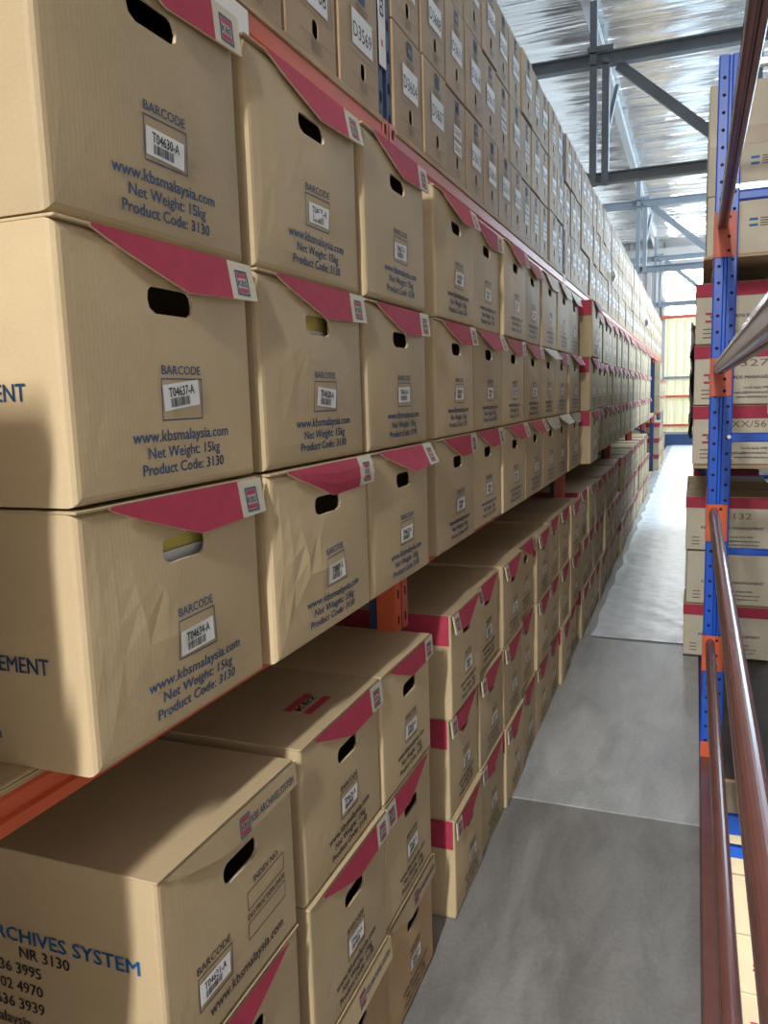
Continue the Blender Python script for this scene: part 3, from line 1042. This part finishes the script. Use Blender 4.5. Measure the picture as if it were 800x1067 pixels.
# --- middle shelf, near bay: three big columns in view, one more column just out of frame
cols2 = [(0.900, 0.400), (1.333, 0.418), (1.755, 0.394)]
colword = ['leftmost column', 'second column', 'third column']
for ci, (yc, W) in enumerate(cols2):
    for r in range(3):
        p = params(W, H2 + RNG.uniform(-0.002, 0.001) + ((0.030 if ci == 0 else 0.020) if r == 2 else 0), b=RNG.uniform(0.003, 0.009), w=RNG.uniform(0, 0.003), ph=RNG.uniform(0, 6))
        p['e'] = 0.011
        if (ci, r) == (1, 0):
            p['b'], p['w'] = 0.012, 0.006
        z = SHELF2 + 0.001 + r * 0.3225
        extra = {(0, 2): 'with sticker T04630-A', (0, 1): 'with tilted sticker T04637-A', (0, 0): 'with sticker T04634-A and yellow folder',
                 (1, 1): 'with yellow folder', (1, 0): 'with crumpled pink flap', (2, 0): 'with lifted flap'}.get((ci, r), '')
        lb = f'archive box {extra}, {rowname[r]} row of middle shelf, {colword[ci]}'.replace(' ,', ',')
        archive_box(BX + RNG.uniform(-0.004, 0.006) + (0, 0.008, 0.010)[ci], yc, z, p, lb, GRP2, flare={(1, 0): 0.5, (2, 0): 0.45, (0, 0): 0.16}.get((ci, r), RNG.uniform(0.08, 0.22)),
                    curl={(1, 0): -0.4}.get((ci, r), 0.0), num=numbers2[(ci, r)], srot={(0, 2): -0.04, (0, 1): 0.10, (1, 1): -0.08, (0, 0): 0.03}.get((ci, r), RNG.uniform(-.04, .04)),
                    sdu=-0.002 if ci == 0 else RNG.uniform(-.006, .006), sdv={(0, 1): 0.006, (0, 0): -0.004}.get((ci, r), RNG.uniform(-.006, .004)),
                    side='records' if ci == 0 else None, folder=(ci, r) in ((0, 0), (1, 1)), yaw=RNG.uniform(-0.004, 0.004))
pgen = {}
def shared(W, H, v):
    k = (W, H, v)
    if k not in pgen:
        pgen[k] = params(W, H, b=(0.003, 0.006, 0.002)[v], w=(0.0, 0.002, 0.001)[v], ph=v * 2.0)
    return pgen[k]
for r in range(2):
    archive_box(BX, 0.16, SHELF2 + 0.001 + r * 0.3225, shared(0.40, H2, r), f'cardboard archive box nearest the camera, {rowname[r]} row of middle shelf', GRP2, flare=0.12)

# --- walkway level, near bay
pA = params(0.372, H2, b=0.003); pA['pc'] = 0.0
cols1 = [(0.980, 0.380), (1.402, 0.385), (1.778, 0.352)]
spec1 = {(0, 2): dict(kind='beige', drop=0.048, pr='index', side='archives', num='T04621-A'), (0, 1): dict(kind='pink', mirror=True, num='T04629-A'), (0, 0): dict(kind='pink', num='T04633-A'),
         (1, 2): dict(kind='pink', num='T04626-A', pr='dark', key='top_emblem'), (1, 1): dict(kind='pink', num='T04623-A', pr='dark'), (1, 0): dict(kind='beige', num='T04635-A', body='kraft_dark', pr='dark'),
         (2, 2): dict(kind='pink', num='T04632-A', pr='dark'), (2, 1): dict(kind='pink', mirror=True, num='T04636-A', pr='dark'), (2, 0): dict(kind='beige', num='T04638-A', body='kraft_dark', pr='dark')}
desc1 = {(0, 2): 'with beige flap, index fields', (0, 1): 'with pink flap', (0, 0): 'lowest at the bottom left corner',
         (1, 2): 'with pink flap and emblem on its lid', (1, 1): 'with pale-edged flap', (1, 0): 'browner with beige flap',
         (2, 2): 'with a short pink flap', (2, 1): 'with a deep mirrored pink flap', (2, 0): 'browner, with beige flap'}
for ci, (yc, W) in enumerate(cols1):
    for r in range(3):
        p = params(W, H2 - 0.006, b=RNG.uniform(0.002, 0.005), w=0.001, ph=RNG.uniform(0, 6))
        p['hole'] = (0.012, p['H'] * 0.735, 0.102, 0.034)
        p['e'] = 0.009
        z = FLOOR_Z + 0.001 + r * 0.3155
        archive_box(BX + RNG.uniform(-0.004, 0.004), yc, z, p, f'archive box {desc1[(ci, r)]}, {rowname[r]} row on walkway, {colword[ci]}', GRP1,
                    flare=RNG.uniform(0.04, 0.10), yaw=RNG.uniform(-0.004, 0.004), **spec1[(ci, r)])
for r in range(3):
    archive_box(BX, 0.19, FLOOR_Z + 0.001 + r * 0.3155, shared(0.36, H2 - 0.006, r), f'cardboard archive box nearest the camera, {rowname[r]} row on walkway level', GRP1, flare=0.06)

# --- further bays
bay_words = {1: 'second bay', 2: 'third bay', 3: 'fourth bay', 4: 'fifth bay', 6: 'last bay'}
for bay in (1, 2, 3, 4, 6):
    y0, y1 = POSTS[bay] + 0.05, POSTS[bay + 1] - 0.05
    # middle shelf
    n = 7
    pitch = (y1 - y0) / n
    for ci in range(n):
        for r in range(3):
            if bay == 4 and ci > 5: continue
            if bay == 6 and ci > 1 and r == 2: continue
            p = shared(round(pitch - 0.012, 3), H2 + (0.014 if r == 2 else 0), (ci * 2 + r * 3 + bay) % 3)
            z = SHELF2 + 0.001 + r * 0.3225
            out = 0.055 if bay == 2 and ci == 0 else (0.04 if bay >= 2 and ci % 2 else 0.0)
            x = BX + RNG.uniform(-0.008, 0.008) + (0.06 if bay == 2 and ci == 0 else 0.0)
            kind = 'pink'
            if bay == 1 and r == 1 and ci in (4,): kind = 'plain'
            if bay == 1 and r == 2 and ci >= 4: kind = 'plain'
            if bay == 1 and r == 0 and ci >= 4: kind = 'plain'
            if bay <= 2:
                lb = f'archive box, {rowname[r]} row of middle shelf, {ordinal(ci)} in the {bay_words[bay]}'
                if bay == 2 and ci == 0: lb = f'cardboard archive box with pink side band jutting out, {rowname[r]} row of middle shelf'
                grp = GRP2
            else:
                lb = f'distant archive box in the {rowname[r]} row of the middle shelf, {bay_words[bay]}'
                grp = f'{rowname[r]} row boxes of the middle shelf, {bay_words[bay]}'
            fl = (0.10, 0.20, 0.32)[(ci + r) % 3] + (0.35 if bay == 1 and r < 2 and ci >= 3 and (ci + r) % 2 else 0)
            archive_box(x, y0 + (ci + 0.5) * pitch, z, p, lb, grp, kind=kind, flare=round(fl, 2), yaw=RNG.uniform(-0.004, 0.004),
                        band=(bay == 2 and ci == 0) or (bay == 3 and ci == 0), sticker=bay < 4, num='T04600-A')
    # walkway level
    n = 8
    pitch = (y1 - y0 - 0.07) / n
    for ci in range(n):
        for r in range(3):
            if bay == 4 and (ci > 5 or (r == 2 and ci > 4)): continue
            if bay == 6 and r == 2 and ci > 3: continue
            p = shared(round(pitch - 0.013, 3), H2 - 0.006 - (0.008 if r == 2 and (ci * 5 + bay) % 3 == 0 else 0), (ci + r * 2 + bay) % 3)
            z = FLOOR_Z + 0.001 + r * 0.3155
            x = BX + RNG.uniform(-0.012, 0.014)
            if bay <= 2:
                lb = f'archive box, {rowname[r]} row on walkway level, {ordinal(ci)} in the {bay_words[bay]}'
                grp = GRP1
            else:
                lb = f'distant archive box in the {rowname[r]} row on walkway level, {bay_words[bay]}'
                grp = f'{rowname[r]} row boxes on walkway level, {bay_words[bay]}'
            archive_box(x, y0 + 0.07 + (ci + 0.5) * pitch, z, p, lb, grp, mirror=not (ci == 3 and r == 2), flare=(0.06, 0.12, 0.2)[(ci * 3 + r) % 3],
                        yaw=RNG.uniform(-0.004, 0.004), band=(ci == 0 or (ci + r) % 4 == 2), sticker=bay < 4, num='T04600-A', pr='dark')

# ================================================================== UPPER FILE BOXES
FW, FH, FD = 0.236, 0.270, 0.37
def file_body(W, H):
    p = dict(W=W, H=H, D=FD, b=0.0015, e=0.004, rim=0.0015, hole=(0.012, 0.062, 0.027, 0.036))
    return body_mesh(p, 'kraft_file')
def file_print(W, H, near):
    pr = Print(lambda u, v, l: (0.0028, u, v))
    c = 0.012
    pr.rect(c - 0.020, H - 0.055, c + 0.020, H - 0.014, 'ink', 0)
    pr.rect(c - 0.012, H - 0.042, c + 0.012, H - 0.030, 'kraft_file', 0)
    for k in range(3):
        pr.rect(c - 0.036 + 0.004 * k, H - 0.068 - k * 0.008, c + 0.036 - 0.004 * k, H - 0.065 - k * 0.008, 'ink_soft')
    for k in range(4):
        pr.rect(c - 0.024, 0.034 - k * 0.006, c + 0.024, 0.036 - k * 0.006, 'ink_soft')
    pr.rect(c - 0.075, 0.0405, c + 0.075, 0.0418, 'ink_soft')
    pr.frame(c - 0.078, 0.088, c + 0.078, H - 0.088, 0.0012, 'ink_soft')
    return pr.mb.mesh('box_print')
def file_label(num, two, dz):
    pr = Print(lambda u, v, l: (0.0034 + 0.0006 * l, u, v))
    c = 0.010
    if two:
        for v in (0.085 + dz, 0.135 + dz):
            pr.rect(c - 0.045, v, c + 0.045, v + 0.038, 'white')
            pr.text(num, c, v + 0.010, 0.026, 'black', width=0.07, layer=1, bold=0.0)
    else:
        pr.rect(c - 0.061, 0.100 + dz, c + 0.061, 0.176 + dz, 'white')
        pr.text(num, c, 0.118 + dz, 0.046, 'black', width=0.108, layer=1, bold=0.0)
    return pr.mb.mesh('number_label')
def file_box(y, z, num, label, group, W, two=False, x=0.0, yaw=0.0, dz=0.0):
    t = thing('file_box', label, 'box', (RX + 0.004 + x, y, z), yaw, group)
    H = FH - 0.005
    link('body', cached(('fb', W), lambda: file_body(W, H)), t)
    link('printed_text', cached(('fp', W), lambda: file_print(W, H, True)), t)
    o = link('number_label', cached(('fl', num, two, dz), lambda: file_label(num, two, dz)), t)
    o['label'] = 'white number label'
    return t
for bay in range(0, 7):
    ya, yb = POSTS[bay] + 0.048, POSTS[bay + 1] - 0.048
    n = 12 if bay else 4
    if bay == 0:
        ya = yb - 4 * 0.2455
    pitch = (yb - ya) / n
    for r in range(3):
        for ci in range(n):
            y = ya + (ci + 0.5) * pitch
            k = 3604 + (bay - 1) * 36 + ci * 3 + r if bay else 3569 - (3 - ci) - 4 * r
            num = f'D{k}'
            two = RNG.random() < 0.22 and bay > 0 and ci > 0
            if bay == 0 or (bay == 1 and ci < 8):
                lb = f'brown file box numbered {num}, {["lowest", "second", "third"][r]} row of upper shelf'
                grp = 'numbered file boxes on the upper shelf'
            else:
                lb = f'brown file box, {["lowest", "second", "third"][r]} row of upper shelf, {ordinal(ci) + " in the " if bay < 3 else ""}{bayname[bay]}'
                grp = f'{["lowest", "second", "third"][r]} row file boxes, {bayname[bay]}'
                num = f'D{3640 + (ci * 7 + r * 5) % 9}'
            file_box(y, SHELF3 + 0.001 + r * FH, num, lb, grp, round(pitch - 0.010 - 0.003 * ((ci + r) % 2), 3), two, RNG.uniform(-0.006, 0.006), RNG.uniform(-0.004, 0.004), RNG.choice((0.0, 0.0, 0.006)))

# ================================================================== RIGHT RACK BOXES (long sides towards the camera)
def side_box(x0, y, z, W, H, D, label, group, kind='records', scribble=None, band=True, logo_x=0.045, name='storage_box', seam=False, dark=False):
    """carton whose long side (along x, length D) faces the camera at y; x0 = aisle end"""
    t = thing(name, label, 'box', (x0, y, z), 0.0, group)
    mb = MB(); mb.box((0, 0, 0), (D, W, H), 'kraft_pale', 0.004); mb.build('body', t)
    if band:
        mb = MB(); mb.box((-0.003, -0.004, H - 0.062), (D + 0.003, W + 0.003, H + 0.001), 'pink', 0.001); o = mb.build('lid_side', t); o['label'] = 'pink lid side'
        mb = MB(); mb.box((-0.004, -0.005, H + 0.001), (D + 0.004, W + 0.004, H + 0.004), 'kraft', 0.0008); mb.build('lid', t)
    pr = Print(lambda u, v, l: (u, -0.0012 - 0.0004 * l, v))
    if kind == 'records':
        for v in (0.105, 0.142):
            pr.rect(logo_x, v, logo_x + 0.035, v + 0.011, 'red_ink')
        pr.text('KBS RECORDS MANAGEMENT', D - 0.062, 0.125, 0.022, 'ink', 'r', width=0.33, bold=0.006)
        for k in range(3):
            pr.text(('Tel 03-5636 3995', 'sales@kbsmalaysia.com', 'www.kbsmalaysia.com')[k], D * .62, 0.075 - k * 0.022, 0.016, 'ink', 'c', width=(0.12, 0.20, 0.18)[k])
            pr.rect(0.035, 0.070 - k * 0.02, 0.075, 0.076 - k * 0.02, 'ink_soft')
    elif kind == 'blue':
        for v in (0.125, 0.152):
            pr.rect(0.185, v, 0.222, v + 0.011, 'ink_bright')
        for k in range(4):
            pr.rect(0.232, 0.158 - k * 0.011, 0.33, 0.163 - k * 0.011, 'ink_soft')
    else:
        for v in (0.125, 0.150):
            pr.rect(logo_x, v, logo_x + 0.035, v + 0.011, 'red_ink')
        for k in range(4):
            pr.rect(logo_x + 0.045, 0.158 - k * 0.011, logo_x + 0.13, 0.162 - k * 0.011, 'ink_soft')
    if scribble:
        pr.text(scribble, D * .56, 0.185, 0.048, 'ink_soft', 'c', width=0.16, bold=-0.012)
    o = pr.mb.build('side_lettering', t); o['kind'] = 'stuff'
    if seam:
        mb = MB(); mb.box((0.004, -0.0015, H * .44), (D - 0.004, 0, H * .60), 'tape'); mb.build('tape_strip', t)
    return t
GR = 'boxes on the right rack'
for st in range(3):
    for r in range(3):
        lb = f'pale box with pink band, {rowname[r]} of the low stack behind the blue upright' if st == 0 else f'pale box behind the low stack on the right rack, {ordinal(st)} stack, {rowname[r]} row'
        side_box(-0.035 + 0.01 * ((r + st) % 2), 4.90 + st * 0.40, FLOOR_Z + 0.007 + r * 0.318, 0.36, 0.308, 0.475, lb, GR, scribble={(0, 2): 'X132'}.get((st, r)), band=(r != 1 or st > 0), logo_x=0.115)
        lb = f'pale box with pink band, {rowname[r]} of the middle stack on the right rack' if st == 0 else f'pale box behind the middle stack on the right rack, {ordinal(st)} stack, {rowname[r]} row'
        side_box(-0.010 + 0.008 * ((r * 2 + st) % 2), 4.35 + st * 0.42, -0.381 + r * 0.2985, 0.38, 0.290, 0.46, lb, GR, scribble={(0, 0): 'XX/56', (0, 1): '1327'}.get((st, r)))
for st in range(2):
    side_box(0.030, 4.27 + st * 0.42, 0.623, 0.38, 0.275, 0.55, 'pale box with blue emblem on the upper board of the right rack' if st == 0 else 'pale box behind the blue-emblem box on the right rack', GR, 'blue', band=False)
    side_box(0.028, 4.27 + st * 0.42, 0.900, 0.38, 0.50, 0.56, 'tall taped pale box at the top of the right rack' if st == 0 else 'tall pale box behind the taped box on the right rack', GR, 'blue', band=False, seam=True)
# more stacks further along the right side
for st in range(8):
    y = 6.5 + st * 0.42
    for r in range(3):
        side_box(0.0, y, FLOOR_Z + 0.007 + r * 0.318, 0.36, 0.308, 0.45, f'pale box farther along the right rack on the walkway level, {rowname[r]} row', 'far low boxes of the right rack, ' + rowname[r] + ' row')
        side_box(0.005, y, -0.381 + r * 0.2985, 0.36, 0.290, 0.45, f'pale box farther along the right rack at eye level, {rowname[r]} row', 'far eye-level boxes of the right rack, ' + rowname[r] + ' row')
mb = MB(); mb.box((0.0, 6.46, -0.60), (0.96, 9.9, -0.385), 'ply_shaded'); o = mb.build('shelf_board'); tag(o, 'dark block filling the shaded gap under boxes farther along the right rack', 'shelf board', 'boards of the right rack')  # solid block, the shade of the gap put into its colour
# dark plastic wrap hanging over the aisle ends of the farther eye-level boxes
sv, sf = [], []
for j in range(41):
    y = 6.45 + 3.3 * j / 40
    for i in range(21):
        z = -0.375 + 0.87 * i / 20
        sv.append((-0.034 + 0.020 * noise2(y * 1.3, z * 2.5, 1.0) + 0.008 * noise2(z * 3, y * 4, 2.0), y, z))
for j in range(40):
    for i in range(20):
        a = j * 21 + i
        sf.append((a, a + 1, a + 22, a + 21))
n0 = len(sv)
sv += [(x + 0.004, y, z) for x, y, z in sv]
sf += [tuple(n0 + k for k in reversed(f)) for f in sf]
mb = MB(); mb.raw(sv, sf, 'wrap'); o = mb.build('plastic_wrap', None, True)
tag(o, 'dark crumpled plastic wrap hanging over the far right rack boxes', 'plastic wrap')
# pale blue sheet pinned at the right edge
mb = MB(); mb.box((0, 0, 0), (0.10, 0.002, 0.21), 'pale_blue'); o = mb.build('paper_sheet'); o.location = (0.328, 4.335, -0.13)
tag(o, 'pale blue paper sheet fixed to a middle stack box at the right edge', 'paper')
# boxes on the lower level, seen past the beams
for c in range(2):
    for r in range(4):
        side_box(0.16 + c * 0.52, 3.90, -3.245 + r * 0.3085, 0.38, 0.302, 0.50, f'warm lit pale box below the walkway, {["lowest", "second", "third", "highest"][r]} of the {["left", "right"][c]} stack', 'boxes on the level below', kind='small', band=False, logo_x=0.165)
mb = MB(); mb.box((0.05, 3.86, -3.27), (1.3, 4.4, -3.25), 'ply'); o = mb.build('shelf_board'); tag(o, 'plywood board carrying the boxes below the walkway', 'shelf board', 'boards of the right rack')

# small round things hanging off the upper shelf
for y, z, r, mt, lb in ((7.60, 1.02, 0.045, 'plastic', 'pale round disc hanging on the file boxes'), (12.8, 1.0, 0.05, 'steel', 'dark round ring hanging on the far file boxes')):
    mb = MB()
    mb.prism([(y + r * math.cos(2 * math.pi * i / 20), z + r * math.sin(2 * math.pi * i / 20)) for i in range(20)], 'x', RX + 0.02, RX + 0.05, mt)
    mb.prism([(y + r * .6 * math.cos(2 * math.pi * i / 20), z + r * .6 * math.sin(2 * math.pi * i / 20)) for i in range(20)], 'x', RX + 0.05, RX + 0.06, mt)
    tag(mb.build('round_disc'), lb, 'disc')
